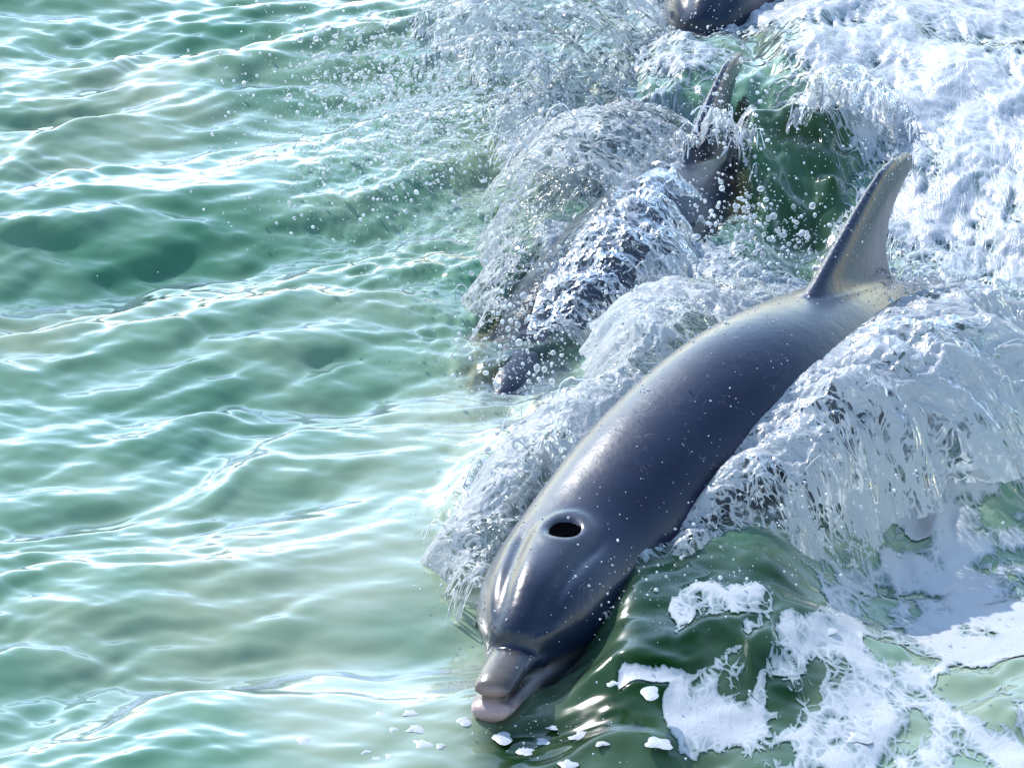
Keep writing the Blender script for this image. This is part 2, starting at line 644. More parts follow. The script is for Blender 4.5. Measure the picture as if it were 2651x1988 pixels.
    e = np.sqrt(((d - bd) / 0.025) ** 2 + ((lat - bl) / 0.018) ** 2)
    topm = ver > 0.03
    dz = np.where(topm, -0.022 * np.exp(-(e / 0.9) ** 4) + 0.0035 * np.exp(-((e - 1.7) / 0.6) ** 2), 0)
    dz += np.where(ver > -0.01, -0.005 * np.exp(-((d - 0.098 - 0.42 * np.abs(lat)) / 0.006) ** 2) * smooth(0.085, 0.05, np.abs(lat)), 0)
    # shallow hollow running from blowhole to the melon on each side, and neck crease behind the head
    dz += np.where(topm, -0.008 * np.exp(-((np.abs(lat) - 0.036 - 0.12 * (d - 0.2)) / 0.012) ** 2) * smooth(0.10, 0.16, d) * smooth(0.36, 0.28, d), 0)
    dz += np.where(topm, 0.004 * np.exp(-(lat / 0.03) ** 2) * smooth(0.14, 0.2, d) * smooth(0.30, 0.24, d), 0)
    co = co + U[idx] * dz[:, None]
    out.vertices.foreach_set('co', co.astype(np.float32).ravel())
    out.polygons.foreach_set('use_smooth', np.ones(len(out.polygons), dtype=bool))
    out.update()
    # skin colour plus painted light and shade: slate cape, darker flank, cream beak, pink jaw tip
    r = np.maximum(np.hypot(lat, ver), 1e-4)
    el = ver / r
    cape = np.array([0.009, 0.014, 0.036]); flank = np.array([0.003, 0.006, 0.022]); belly = np.array([0.26, 0.23, 0.22])
    pale = np.array([0.056, 0.062, 0.082]); pink = np.array([0.36, 0.255, 0.245]); cream = np.array([0.092, 0.074, 0.058])
    w1 = smooth(0.35, -0.25, el)[:, None]
    c = cape * (1 - w1) + flank * w1
    w2 = smooth(-0.45, -0.8, el)[:, None]
    c = c * (1 - w2) + belly * w2
    # pale sunlit left of the back painted in; paler skin round the blowhole
    sunlit_left = (np.exp(-((lat + 0.06) / 0.05) ** 2) * smooth(-0.02, 0.05, ver) * smooth(0.24, 0.45, d) * smooth(1.25, 0.8, d) * 0.9)[:, None]
    c = c * (1 - sunlit_left) + pale * sunlit_left
    ring = (np.exp(-((e - 1.6) / 1.0) ** 2) * topm * 0.8 + np.exp(-(lat / 0.022) ** 2) * smooth(0.15, 0.22, d) * smooth(0.31, 0.27, d) * topm * 0.55)
    ring = np.clip(ring, 0, 0.9)[:, None]
    c = c * (1 - ring) + pale * 1.05 * ring
    st = (np.exp(-((np.abs(lat) - 0.035 - 0.1 * (d - 0.15)) / 0.016) ** 2) * smooth(0.1, 0.14, d) * smooth(0.33, 0.27, d) * topm * 0.75)[:, None]
    c = c * (1 - st) + np.array([0.008, 0.018, 0.040]) * st
    mel = (smooth(0.22, 0.13, d) * smooth(0.092, 0.10, d) * 0.7)[:, None]
    c = c * (1 - mel) + np.array([0.007, 0.015, 0.034]) * mel
    bk = (smooth(0.112, 0.060, d + 0.35 * np.abs(lat)) * (ver > -0.012) * (1 - 0.75 * smooth(0.008, 0.028, lat)))[:, None]  # beak darkened on the right, shade put into the colour
    c = c * (1 - bk) + cream * bk
    tipw = (smooth(0.010, -0.002, d) * 0.8 + smooth(0.05, 0.012, d) * smooth(-0.006, -0.014, ver))
    tipw = np.clip(tipw, 0, 1)[:, None]
    c = c * (1 - tipw) + pink * tipw
    jaw = (smooth(0.02, 0.06, d) * smooth(0.2, 0.12, d) * np.exp(-((ver + 0.021) / 0.008) ** 2) * 0.8)[:, None]
    c = c * (1 - jaw) + np.array([0.19, 0.18, 0.18]) * jaw
    lip = (np.exp(-((ver + 0.012) / 0.004) ** 2) * smooth(0.0, 0.01, d) * smooth(0.16, 0.08, d) * 0.85)[:, None]
    c = c * (1 - lip) + np.array([0.05, 0.035, 0.035]) * lip
    hole = (topm * smooth(1.05, 0.8, e))[:, None]  # shade of the open blowhole painted near-black into the dent
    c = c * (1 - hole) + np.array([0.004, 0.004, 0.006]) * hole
    attr_col(out, 'pigment_shade', c)
    return out, (bd, bl)


DOLPHIN_ME, (BD, BL) = build_dolphin_mesh()


def bowl_mesh(name, ra, rb, depth, n=28, rings=5):
    V = []; F = []
    for i in range(rings):
        q = 1 - i / rings
        for j in range(n):
            t = 2 * math.pi * j / n
            wob = 1 + 0.08 * math.sin(2 * t + 0.6) + 0.05 * math.sin(3 * t)
            V.append((ra * q * wob * math.cos(t), rb * q * wob * math.sin(t), -depth * (1 - q ** 2)))
    V.append((0, 0, -depth))
    for i in range(rings - 1):
        for j in range(n):
            j2 = (j + 1) % n
            F.append((i * n + j, i * n + j2, (i + 1) * n + j2, (i + 1) * n + j))
    for j in range(n):
        F.append(((rings - 1) * n + j, (rings - 1) * n + (j + 1) % n, rings * n))
    me = bpy.data.meshes.new(name)
    me.from_pydata(V, [], F)
    me.polygons.foreach_set('use_smooth', np.ones(len(F), dtype=bool))
    me.update()
    return me


def surface_point(me, d, lat_sign, updown):
    """first body surface hit going outwards from the centre line"""
    P, T, S, U = [x[0] for x in spine(np.array([d]))]
    dirv = S * lat_sign + U * updown
    dirv /= np.linalg.norm(dirv)
    return P - ORIGIN, T, S, U, dirv


def add_dolphin(loc, rotz, label, tilt=(0, 0), scale=1.0):
    root = bpy.data.objects.new('dolphin', None)
    col.objects.link(root)
    root.location = loc
    root.rotation_euler = (tilt[0], tilt[1], rotz)
    root.scale = (scale,) * 3
    root['label'] = label; root['category'] = 'dolphin'; root['group'] = 'dolphins riding the bow wave'
    b = bpy.data.objects.new('body', DOLPHIN_ME); col.objects.link(b); b.parent = root
    # blowhole
    P, T, S, U, _ = surface_point(DOLPHIN_ME, BD, 0, 1)
    vs = np.empty(len(DOLPHIN_ME.vertices) * 3, dtype=np.float32); DOLPHIN_ME.vertices.foreach_get('co', vs)
    vs = vs.reshape(-1, 3)
    rel = vs - P
    m = np.hypot(rel @ T, (rel @ S) - BL) < 0.030
    er = np.sqrt(((rel @ T) / 0.025) ** 2 + (((rel @ S) - BL) / 0.018) ** 2)
    m = (er > 0.95) & (er < 1.2) & ((rel @ U) > 0.03)
    rimz = np.median((rel @ U)[m])
    o = bpy.data.objects.new('blowhole', BLOW_ME); col.objects.link(o); o.parent = root
    n = Vector(U)
    mat = Matrix((Vector(S), Vector(T), Vector(U))).transposed().to_4x4()
    mat.translation = Vector(P + S * BL + U * (rimz + 0.0008))
    o.matrix_local = mat
    for sg in (-1, 1):
        P, T, S, U, dv = surface_point(DOLPHIN_ME, 0.235, sg, -0.25)
        rel = vs - P
        along = rel @ dv
        off = np.linalg.norm(rel - np.outer(along, dv), axis=1)
        hit = along[(off < 0.008) & (along > 0)].max()
        e = bpy.data.objects.new('eye', EYE_ME); col.objects.link(e); e.parent = root
        e.location = Vector(P + dv * (hit - 0.006))
    return root

DOLPHIN_ME.materials.append(M_SKIN)
BLOW_ME = bowl_mesh('blowhole', 0.0175, 0.0270, 0.004)
BLOW_ME.materials.append(M_HOLE)
_bm = bmesh.new(); bmesh.ops.create_uvsphere(_bm, u_segments=16, v_segments=10, radius=0.011)
EYE_ME = bpy.data.meshes.new('eye'); _bm.to_mesh(EYE_ME); _bm.free(); EYE_ME.materials.append(M_EYE)

dol1 = add_dolphin(ORIGIN, 0, 'slate grey dolphin with open blowhole and pale pink beak tip arching out of the water')

#@@SEA
S2 = 1024.0 / 2651.0          # original photograph pixels to working pixels


def src(x, y, z=0.0):
    return at(x * S2, y * S2, z)


def set_pose(o, loc, rotz, scale):
    o.location = loc; o.rotation_euler = (0, 0, rotz); o.scale = (scale,) * 3

HEAD1 = src(1507, 1486, 0.07)
def offset_to(px, py, z):
    """place a copied dolphin so that its head centre stands where the photograph shows it"""
    return src(px, py, z) - HEAD1

D2_ROT, D2_SC = math.radians(6), 0.87
def rot2(v, a):
    return np.array([v[0] * math.cos(a) - v[1] * math.sin(a), v[0] * math.sin(a) + v[1] * math.cos(a), v[2]])
h_rel = (HEAD1 - ORIGIN)
D2_LOC = src(1390, 985, -0.058) - rot2(h_rel * D2_SC, D2_ROT)
dol2 = add_dolphin(D2_LOC, D2_ROT, 'dark dolphin half hidden under splashing water, its fin standing among white spray', scale=D2_SC)
D3_ROT = math.radians(4)
D3_LOC = src(1915, -35, 0.03) - rot2(h_rel, D3_ROT)
dol3 = add_dolphin(D3_LOC, D3_ROT, 'dark navy dolphin head showing behind the tall white spray')

# ------------------------------------------------------------------ sea
def sea_axis(lo, hi, step, far):
    core = np.arange(lo, hi + step * 0.5, step)
    out = []; p = hi; s = step
    while p < far:
        s *= 1.2; p += s; out.append(p)
    inn = []; p = lo; s = step
    while p > -far:
        s *= 1.2; p -= s; inn.append(p)
    return np.r_[inn[::-1], core, out]

GX = sea_axis(-1.15, 1.15, 0.0036, 1500)
GY = sea_axis(-1.55, 1.95, 0.0046, 1500)
X, Y = np.meshgrid(GX, GY, indexing='ij')
SPX = np.maximum(np.gradient(GX)[:, None], np.gradient(GY)[None, :])


def ambient(X, Y):
    r = np.random.default_rng(11)
    wx = 0.10 * fbm(X * 2.4, Y * 2.0, 3, 41); wy = 0.10 * fbm(X * 2.4, Y * 2.0, 3, 47)
    gust = 0.75 + 0.5 * fbm(X * 1.6, Y * 1.1, 2, 61)
    Z = np.zeros_like(X)
    for i in range(60):
        lam = 0.04 * (0.8 / 0.04) ** (i / 59.0)
        th = math.radians(90 + r.normal(22, 20 + 10 * (lam < 0.12)))
        k = 2 * math.pi / lam
        slope = 0.068 * (0.8 if lam < 0.08 else 1.0) * (0.65 if lam > 0.2 else 1.0)
        amp = slope / k * (0.5 + r.random())
        ph = k * ((X + wx) * math.cos(th) + (Y + wy) * math.sin(th)) + r.uniform(0, 6.28)
        w = smooth(3, 7, lam / SPX)
        Z += amp * (np.sin(ph) + 0.2 * np.cos(2 * ph)) * w * (gust if lam < 0.4 else 1)
    Z += 0.0022 * fbm(X * 22 + Y * 6, Y * 34, 2, 67) * gust * smooth(0.03, 0.008, SPX)
    return Z

def capsules(lst, X, Y, yscale=0.375):
    """soft union of capsules given in original photograph pixels at sea level: (x1,y1,x2,y2,r,weight)"""
    D = np.zeros_like(X)
    X = X + WARPX; Y = Y + WARPY
    for c in lst:
        x1, y1, x2, y2, r, w = c
        a = src(x1, y1); b = src(x2, y2)
        rm = r * S2 / KPX
        ax, ay = a[0], a[1] * yscale; bx, by = b[0], b[1] * yscale
        px_, py_ = X, Y * yscale
        ll = (bx - ax) ** 2 + (by - ay) ** 2 + 1e-9
        t = np.clip(((px_ - ax) * (bx - ax) + (py_ - ay) * (by - ay)) / ll, 0, 1)
        dist = np.hypot(px_ - ax - t * (bx - ax), py_ - ay - t * (by - ay))
        f = smooth(1.6, 0.4, dist / rm) * abs(w)
        D = np.maximum(D, f) if w > 0 else D * (1 - f)
    return D

WARPX = 0.040 * fbm(X * 6, Y * 4, 3, 151) + 0.010 * fbm(X * 22, Y * 14, 2, 157)
WARPY = 0.075 * fbm(X * 6, Y * 4, 3, 161) + 0.020 * fbm(X * 22, Y * 14, 2, 167)
Z = ambient(X, Y)

# water heaped up by the animals
MOUND = capsules([
    (2250, 250, 2650, 420, 330, 1.0), (1500, 330, 1900, 260, 190, 0.55), (2300, 720, 2600, 760, 120, 0.45),
    (1900, 1380, 2450, 1180, 170, 0.45), (1300, 1290, 1700, 1030, 130, 0.35), (1500, 640, 1900, 720, 130, 0.4), (1990, 520, 2200, 430, 100, 1.1)], X, Y)
CHURN = capsules([
    (2150, 60, 2640, 60, 230, 1.0), (2250, 330, 2640, 480, 230, 1.0), (2330, 640, 2640, 720, 130, 0.95),
    (2560, 860, 2640, 880, 60, 0.7),
    (1800, 1440, 2100, 1300, 120, 0.85), (2050, 1240, 2480, 1080, 130, 0.95),
    (1640, 1560, 1800, 1500, 55, 0.7), (2150, 1420, 2560, 1230, 80, 0.5),
    (1230, 1400, 1420, 1230, 80, 0.9), (1400, 1200, 1800, 960, 110, 0.9),
    (1500, 700, 2050, 800, 110, 0.9),
    (1150, 120, 1700, 60, 110, 0.62), (1400, 300, 1750, 200, 150, 0.72), (1480, 480, 1760, 420, 120, 0.75),
    (1800, 480, 2100, 430, 90, 0.9), (1650, 60, 2100, 60, 120, 0.85),
    (1960, 610, 2060, 570, 120, -1.0), (1420, 930, 1330, 1060, 70, -0.8)], X, Y)
RAFT = capsules([
    (2040, 1750, 2330, 1660, 42, 1), (2330, 1660, 2560, 1710, 52, 1), (2560, 1720, 2640, 1640, 40, 0.9),
    (2010, 1850, 2130, 1800, 55, 1), (1800, 1920, 2000, 1900, 42, 1), (1990, 1960, 2420, 1975, 50, 1),
    (1790, 1885, 1930, 1815, 26, 0.9), (2330, 1760, 2420, 1870, 42, 1), (2420, 1880, 2640, 1970, 52, 1),
    (2100, 1740, 2260, 1760, 50, 1), (2330, 1480, 2560, 1500, 36, 0.95), (2290, 1490, 2330, 1570, 26, 0.9),
    (2480, 1540, 2640, 1600, 46, 1), (2400, 1570, 2470, 1600, 40, 0.95), (2250, 1390, 2480, 1345, 26, 0.85),
    (2540, 1270, 2650, 1190, 34, 0.9), (2440, 1320, 2560, 1280, 30, 0.85), (2460, 1420, 2640, 1390, 26, 0.8),
    (1610, 1842, 1790, 1852, 12, 0.9), (1740, 1742, 1960, 1712, 24, 0.95), (1970, 1700, 1950, 1765, 15, 0.9),
    (2550, 1100, 2650, 1080, 26, 0.8), (2520, 1180, 2560, 1130, 22, 0.8), (2450, 1640, 2640, 1500, 30, 0.7),
    (2170, 1850, 2330, 1900, 70, -0.95), (2240, 1700, 2330, 1706, 18, -0.8), (2050, 1880, 2040, 1840, 26, -0.5)], X, Y)

flowx = X * 1.0 + 0.05 * fbm(X * 5, Y * 3, 3, 71)
flowy = Y * 1.0 + 0.10 * fbm(X * 5, Y * 3, 3, 77)
big = fbm(flowx * 9, flowy * 5, 4, 81)
lace = ridged(flowx * 16, flowy * 9, 4, 85, 0.6)
fine = ridged(flowx * 55, flowy * 34, 3, 91, 0.6)
relief = 0.034 * big + 0.012 * (lace - 0.6) + 0.003 * (fine - 0.6)
SLICK = capsules([(1000, 1500, 1250, 1250, 230, 1.0), (950, 1800, 1180, 1700, 240, 1.0)], X, Y)
calm = (1 - 0.70 * np.clip(CHURN + RAFT * 0.8, 0, 1)) * (1 - 0.45 * SLICK)
QUIET = capsules([(2150, 20, 2650, 60, 260, 0.75), (2300, 330, 2650, 480, 260, 0.75), (2400, 640, 2650, 720, 130, 0.6)], X, Y)
relief = relief * (1 - QUIET) + QUIET * (0.014 * big + 0.004 * (lace - 0.6))
Z = Z * calm + MOUND * 0.085 * (1.0 + 0.5 * (big + 0.3) * (1 - QUIET)) + CHURN * relief
# water pitted by falling spray
PIT = capsules([(1000, 200, 1200, 330, 200, 1.0), (900, 480, 1300, 560, 170, 0.8), (1100, 700, 1250, 900, 130, 0.8)], X, Y)
Z = Z + PIT * (0.0045 * fbm(X * 45, Y * 34, 2, 171) + 0.006 * fbm(X * 20, Y * 13, 2, 173))
# smooth bow wave whose face leans to the boat, right of the head
c1 = src(1400, 1680); c2 = src(2050, 1560)
tt = np.clip((X - c1[0]) / (c2[0] - c1[0]), -0.4, 1.5)
yc = c1[1] + (c2[1] - c1[1]) * tt
dy_ = Y - yc
BOW = np.exp(-(np.where(dy_ < 0, dy_ / 0.30, dy_ / 0.16)) ** 2) * smooth(0.0, 0.4, tt) * smooth(1.5, 0.8, tt)
Z = Z * (1 - 0.45 * BOW) + 0.105 * BOW

# coverage of foam
cov_churn = 0.30 * QUIET + np.clip(CHURN, 0, 1) * 0.92 + 0.75 * (lace - 0.62) * smooth(0.15, 0.6, CHURN) + 0.5 * big * smooth(0.1, 0.5, CHURN) + 0.25 * (fine - 0.6) * smooth(0.15, 0.6, CHURN)
blob = fbm(flowx * 7, flowy * 4.2, 4, 101, 0.45)
holes = fbm(flowx * 26, flowy * 13, 4, 107, 0.65)
fil = 1 - 3.2 * np.abs(fbm(flowx * 8, flowy * 4.5, 3, 111))
RAFT = np.maximum(RAFT, 0.50 * capsules([(2150, 1950, 2640, 1850, 220, 1.0), (2250, 1650, 2640, 1550, 170, 1.0), (2500, 1350, 2650, 1250, 110, 1.0)], X, Y))
cov_raft = RAFT * 0.72 + 0.85 * blob * smooth(0.03, 0.5, RAFT) + 0.40 * holes * smooth(0.1, 0.6, RAFT) + 0.26 * np.clip(fil, -0.5, 1) * smooth(0.1, 0.5, RAFT)

# see-through water above the second dolphin
def top_map(o):
    me = DOLPHIN_ME
    v = np.empty(len(me.vertices) * 3, dtype=np.float32); me.vertices.foreach_get('co', v)
    v = v.reshape(-1, 3).astype(float)
    M = np.array(Matrix.LocRotScale(o.location, o.rotation_euler, o.scale))
    v = v @ M[:3, :3].T + M[:3, 3]
    ix = np.clip(np.searchsorted(GX, v[:, 0]), 1, len(GX) - 2); iy = np.clip(np.searchsorted(GY, v[:, 1]), 1, len(GY) - 2)
    T = np.full(X.shape, -9.0)
    np.maximum.at(T, (ix, iy), v[:, 2])
    for _ in range(1):
        T2 = T.copy()
        for dx in (-1, 0, 1):
            for dy in (-1, 0, 1):
                T2 = np.maximum(T2, np.roll(np.roll(T, dx, 0), dy, 1))
        T = T2
    return T
depth2 = Z - top_map(dol2)
CLEAR = np.exp(-np.maximum(depth2, 0) / 0.05) * 0.85 * smooth(0.10, 0.03, depth2)

# water colour: deep green, paler with air and sand, dolphin shade painted near beak
TURB = capsules([
    (1000, 1500, 1250, 1250, 250, 0.85), (950, 1800, 1180, 1700, 260, 0.95), (650, 1500, 900, 1400, 220, 0.6), (1100, 1150, 1250, 1050, 120, 0.8),
    (150, 250, 350, 220, 120, 0.5), (60, 880, 120, 860, 90, 0.8), (2150, 1600, 2400, 1500, 150, 0.5),
    (2200, 1850, 2350, 1880, 130, 0.8), (2450, 1850, 2640, 1750, 150, 0.7), (2330, 1400, 2500, 1350, 90, 0.5),
    (1250, 130, 1450, 260, 130, 0.6), (1200, 420, 1330, 380, 110, 0.5), (1950, 1900, 1850, 1970, 80, 0.6)], X, Y)
DEEP_SHADE = capsules([(1450, 1860, 1950, 1760, 190, 1.0), (1330, 1990, 1750, 1960, 120, 1.0), (1500, 1720, 1700, 1700, 120, 1.0), (1980, 590, 2080, 560, 160, 0.9), (1100, 280, 1230, 260, 110, 0.6)], X, Y)  # clear dark water plus the dolphin's shade and reflection put into the tint
tn = fbm(X * 1.9 + 3, Y * 2.4, 4, 121)
tn2 = fbm(flowx * 6, flowy * 7, 3, 127)
t_ = np.clip(0.42 + 0.55 * tn + 0.25 * tn2 + 0.45 * TURB, 0, 1)[..., None]
deepc = np.array([0.045, 0.165, 0.092]); midc = np.array([0.145, 0.255, 0.165]); palec = np.array([0.26, 0.320, 0.215])
tint = np.where(t_ < 0.45, deepc + (midc - deepc) * (t_ / 0.45), midc + (palec - midc) * np.clip((t_ - 0.45) / 0.45, 0, 1))
aer = (smooth(0.35, 0.95, CHURN) * 0.85)[..., None]
tint = tint * (1 - aer) + np.array([0.25, 0.33, 0.33]) * aer
dq = np.clip(DEEP_SHADE * (0.85 + 0.5 * tn2), 0, 1)[..., None]
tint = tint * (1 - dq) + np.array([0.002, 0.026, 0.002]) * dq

PTS = np.stack([X, Y, Z], -1)
sea_me = mesh_np('sea', PTS.reshape(-1, 3), grid_faces(len(GX), len(GY)))
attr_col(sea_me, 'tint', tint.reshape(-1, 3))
attr(sea_me, 'clear', CLEAR)
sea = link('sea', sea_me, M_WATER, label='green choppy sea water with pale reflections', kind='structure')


def foam_from(name, cov, thick, label, mat, rough):
    m = cov > 0.12
    c = m[:-1, :-1] | m[1:, :-1] | m[:-1, 1:] | m[1:, 1:]
    i, j = np.nonzero(c)
    ny = len(GY)
    F = np.stack([i * ny + j, (i + 1) * ny + j, (i + 1) * ny + j + 1, i * ny + j + 1], -1)
    used = np.unique(F)
    remap = np.full(X.size, -1); remap[used] = np.arange(len(used))
    P = PTS.reshape(-1, 3)[used].copy()
    cv = cov.reshape(-1)[used]
    P[:, 2] += 0.0015 + thick * smooth(0.40, 0.85, cv) + rough * (fine.reshape(-1)[used] - 0.6) * smooth(0.45, 0.7, cv)
    me = mesh_np(name, P, remap[F])
    attr(me, 'cover', cv)
    attr_vec(me, 'flow', FLOW.reshape(-1, 3)[used])
    return link(name, me, mat, label=label, cat='foam', kind='stuff')

# streaks of the churned water wheel round the hollow in front of the fin
c0 = src(1960, 620)
fxw = X - c0[0] + 0.03 * fbm(X * 7, Y * 4, 3, 141); fyw = (Y - c0[1]) * 0.5 + 0.03 * fbm(X * 7, Y * 4, 3, 147)
rr_ = np.hypot(fxw, fyw)
FLOW = np.stack([rr_, np.arctan2(fyw, fxw) * np.maximum(rr_, 0.15), np.zeros_like(X)], -1)
churn_cov = np.where(RAFT > CHURN, 0, cov_churn)
raft_cov = np.where(RAFT > CHURN, cov_raft, 0)
foam_from('churned_foam', churn_cov, 0.004, 'white churned foam boiling around the swimming dolphins', M_FOAM, 0.002)
foam_from('foam_raft', raft_cov, 0.0015, 'lacy patches of white foam drifting on green water', M_RAFT, 0.0)

# ------------------------------------------------------------------ sheets of water thrown up by the bodies
def sheet(name, label, root, out, up_h, nu=220, nv=110, drop=0.04, seed=1, white=0.0, cover=None, lump=0.02, sweep=None, p=1.0):
    """root (n,3) control points, out (n,3) throw vectors, up_h (n,) crest heights"""
    n = len(root)
    t = np.linspace(0, 1, n)
    u = np.linspace(0, 1, nu)
    rr = catmull(np.c_[t, root, out, np.asarray(up_h)[:, None]], nu)
    R, O, H = rr[:, 1:4], rr[:, 4:7], rr[:, 7]
    v = np.linspace(0, 1, nv)
    L = np.r_[0, np.cumsum(np.linalg.norm(np.diff(R, axis=0), axis=1))]
    U, Vv = np.meshgrid(u, v, indexing='ij')
    wob = 1 + 0.35 * fbm(U * 9, Vv * 0 + seed, 3, seed)
    P = R[:, None, :] + O[:, None, :] * (Vv * wob)[..., None]
    arc = 4 * Vv * (1 - 0.62 * Vv) * (1 / 1.613)
    P[..., 2] += H[:, None] * arc * (0.75 + 0.5 * wob - 0.25) - drop * Vv ** 3
    Lm = np.repeat(L[:, None], nv, 1)
    Om = np.linalg.norm(O, axis=1)[:, None] * Vv
    if sweep is not None:
        P += (np.asarray(sweep)[None, None, :] * (Vv ** 1.7)[..., None])
    wa = 0.035 * fbm(Lm * 8, Om * 8, 3, seed + 41); wb = 0.035 * fbm(Lm * 8, Om * 8, 3, seed + 45)
    Lm = Lm + wa; Om = Om + wb
    st = fbm(Lm * 34, Om * 7, 4, seed + 5)
    lp = fbm(Lm * 10, Om * 9, 3, seed + 9)
    edge = smooth(0.0, 0.12, Vv)
    P[..., 2] += (lump * lp + lump * 0.45 * st) * edge
    P[..., 2] += (0.010 * (ridged(Lm * 26, Om * 20, 3, seed + 51, 0.6) - 0.6) + 0.004 * fbm(Lm * 90, Om * 70, 2, seed + 55)) * edge
    P[..., 0] += 0.5 * lump * fbm(Lm * 14, Om * 12, 3, seed + 15) * edge
    me = mesh_np(name, P.reshape(-1, 3), grid_faces(nu, nv))
    c = 0.98 - 0.50 * smooth(0.72, 1.1, Vv + 0.3 * fbm(Lm * 16, Om * 5, 3, seed + 21)) - 0.5 * smooth(0.12, 0.0, U) - 0.5 * smooth(0.88, 1.0, U)
    c = c + 0.75 * fbm(Lm * 9, Om * 9, 4, seed + 25, 0.6)
    if cover is not None:
        c = c + cover(U, Vv)
    attr(me, 'cover', c)
    w = white - 0.12 + 1.1 * fbm(Lm * 6, Om * 7, 4, seed + 31, 0.6) + 0.30 * smooth(0.5, 0.95, Vv)
    attr(me, 'white', w)
    attr_vec(me, 'flow', np.stack([Lm, Om, np.full_like(Lm, seed * 3.0)], -1).reshape(-1, 3))
    link(name, me, M_SHEET, label=label, cat='splash', kind='stuff')
    return P


def flank(d, sg, phi, frac=0.97):
    """points on the body surface, phi degrees down from the ridge on one side"""
    P, T, S, U = spine(np.asarray(d))
    a = np.interp(d, [0.1, 0.2, 0.34, 0.6, 0.8, 1.0, 1.25, 1.5, 1.8], [0.02, 0.079, 0.103, 0.118, 0.121, 0.117, 0.106, 0.09, 0.078])
    b = np.interp(d, [0.1, 0.2, 0.34, 0.6, 0.8, 1.0, 1.25, 1.5, 1.8], [0.02, 0.076, 0.096, 0.110, 0.114, 0.113, 0.107, 0.098, 0.098])
    ph = np.radians(phi)
    q = P + S * (sg * a * frac * np.sin(ph))[:, None] + U * (b * frac * np.cos(ph))[:, None]
    return q, S * sg

# animal's own sides: side vector S = T x Z
sgL = -1.0 if spine(np.array([0.5]))[2][0][0] > 0 else 1.0
sgR = -sgL
dl = np.array([0.30, 0.42, 0.58, 0.78, 0.98, 1.20, 1.50])
dd = np.array([0.22, 0.40, 0.58, 0.78, 0.98, 1.20, 1.50])
q, S_ = flank(dl, sgL, np.array([96, 94, 88, 82, 75, 68, 60]))
lenL = np.array([0.05, 0.15, 0.18, 0.16, 0.21, 0.31, 0.26])
VL = sheet('water_veil', 'white streaked veil of water peeling off the side of the arching dolphin toward the submerged one', q, S_ * lenL[:, None],
      [0.02, 0.04, 0.045, 0.045, 0.06, 0.06, 0.04], seed=2, white=0.50, drop=0.12, lump=0.026, nu=300, nv=130)
q, S_ = flank(dd, sgR, np.array([86, 74, 62, 50, 41, 32, 24]))
lenR = np.array([0.02, 0.08, 0.15, 0.22, 0.28, 0.31, 0.30])
VR = sheet('water_veil', 'white streaked veil of water peeling off the dark flank beside the drifting foam', q, S_ * lenR[:, None],
      [0.01, 0.02, 0.028, 0.032, 0.035, 0.035, 0.03], seed=7, white=0.58, drop=0.17, nu=340, nv=160, lump=0.032)
# water running over the second dolphin
def to_d2(P, vec=False):
    Q = P.copy() if vec else P - ORIGIN
    c, s_ = math.cos(D2_ROT), math.sin(D2_ROT)
    Q = np.stack([Q[:, 0] * c - Q[:, 1] * s_, Q[:, 0] * s_ + Q[:, 1] * c, Q[:, 2]], -1) * D2_SC
    return Q if vec else Q + D2_LOC
d2 = np.array([0.34, 0.55, 0.76, 0.97, 1.20, 1.50])
q, S_ = flank(d2, sgR, np.array([0, -15, -25, -30, -25, -20]), 1.06)
VD = sheet('water_veil', 'torn veil of white water running over the back of the submerged dolphin', to_d2(q), to_d2(S_, True) * np.array([0.16, 0.22, 0.22, 0.14, 0.09, 0.07])[:, None],
      [0.02, 0.03, 0.035, 0.04, 0.04, 0.03], seed=23, white=0.25, drop=0.14, nu=260, nv=130)
q, S_ = flank(d2, sgL, np.array([10, 10, 5, 5, 5, 10]), 1.06)
VE = sheet('water_veil', 'torn veil of white water spilling from the submerged dolphin toward the open sea', to_d2(q), to_d2(S_, True) * np.array([0.12, 0.2, 0.26, 0.3, 0.3, 0.25])[:, None],
      [0.02, 0.03, 0.05, 0.08, 0.10, 0.08], seed=29, white=0.2, drop=0.14, nu=260, nv=130)
# second dolphin's fan of water
r2 = np.array([src(1560, 560), src(1640, 430), src(1700, 300), src(1760, 180), src(1800, 60)])
o2 = np.array([src(1330, 560), src(1280, 420), src(1130, 300), src(1080, 190), src(1120, 60)]) - r2
VF = sheet('water_fan', 'glassy fan of water thrown up beside the fin among the spray', r2, o2, [0.06, 0.13, 0.20, 0.20, 0.14], seed=13, white=0.1, drop=0.03, nu=280, nv=170, lump=0.035)
r4 = np.array([src(1700, 470), src(1790, 450), src(1880, 440), src(1980, 450), src(2060, 470)])
o4 = np.array([src(1660, 560), src(1760, 560), src(1850, 560), src(1960, 570), src(2050, 570)]) - r4
VJ = sheet('water_curl', 'ragged white splash breaking around the fin of the half hidden dolphin', r4, o4, [0.06, 0.12, 0.15, 0.11, 0.05], seed=37, white=0.25, drop=0.02, nu=180, nv=110, lump=0.035,
      cover=lambda U, V: -0.18 + 0 * U)
r3 = np.array([src(2060, 400), src(2110, 330), src(2200, 270), src(2320, 300), src(2440, 420)])
o3 = np.array([src(2000, 540), src(2040, 520), src(2140, 490), src(2270, 490), src(2380, 510)]) - r3
VB = sheet('water_curl', 'curling white wave breaking in front of the dorsal fin tip', r3, o3, [0.09, 0.14, 0.16, 0.13, 0.08], seed=19, white=0.15, drop=0.02, nu=220, nv=120, lump=0.025)

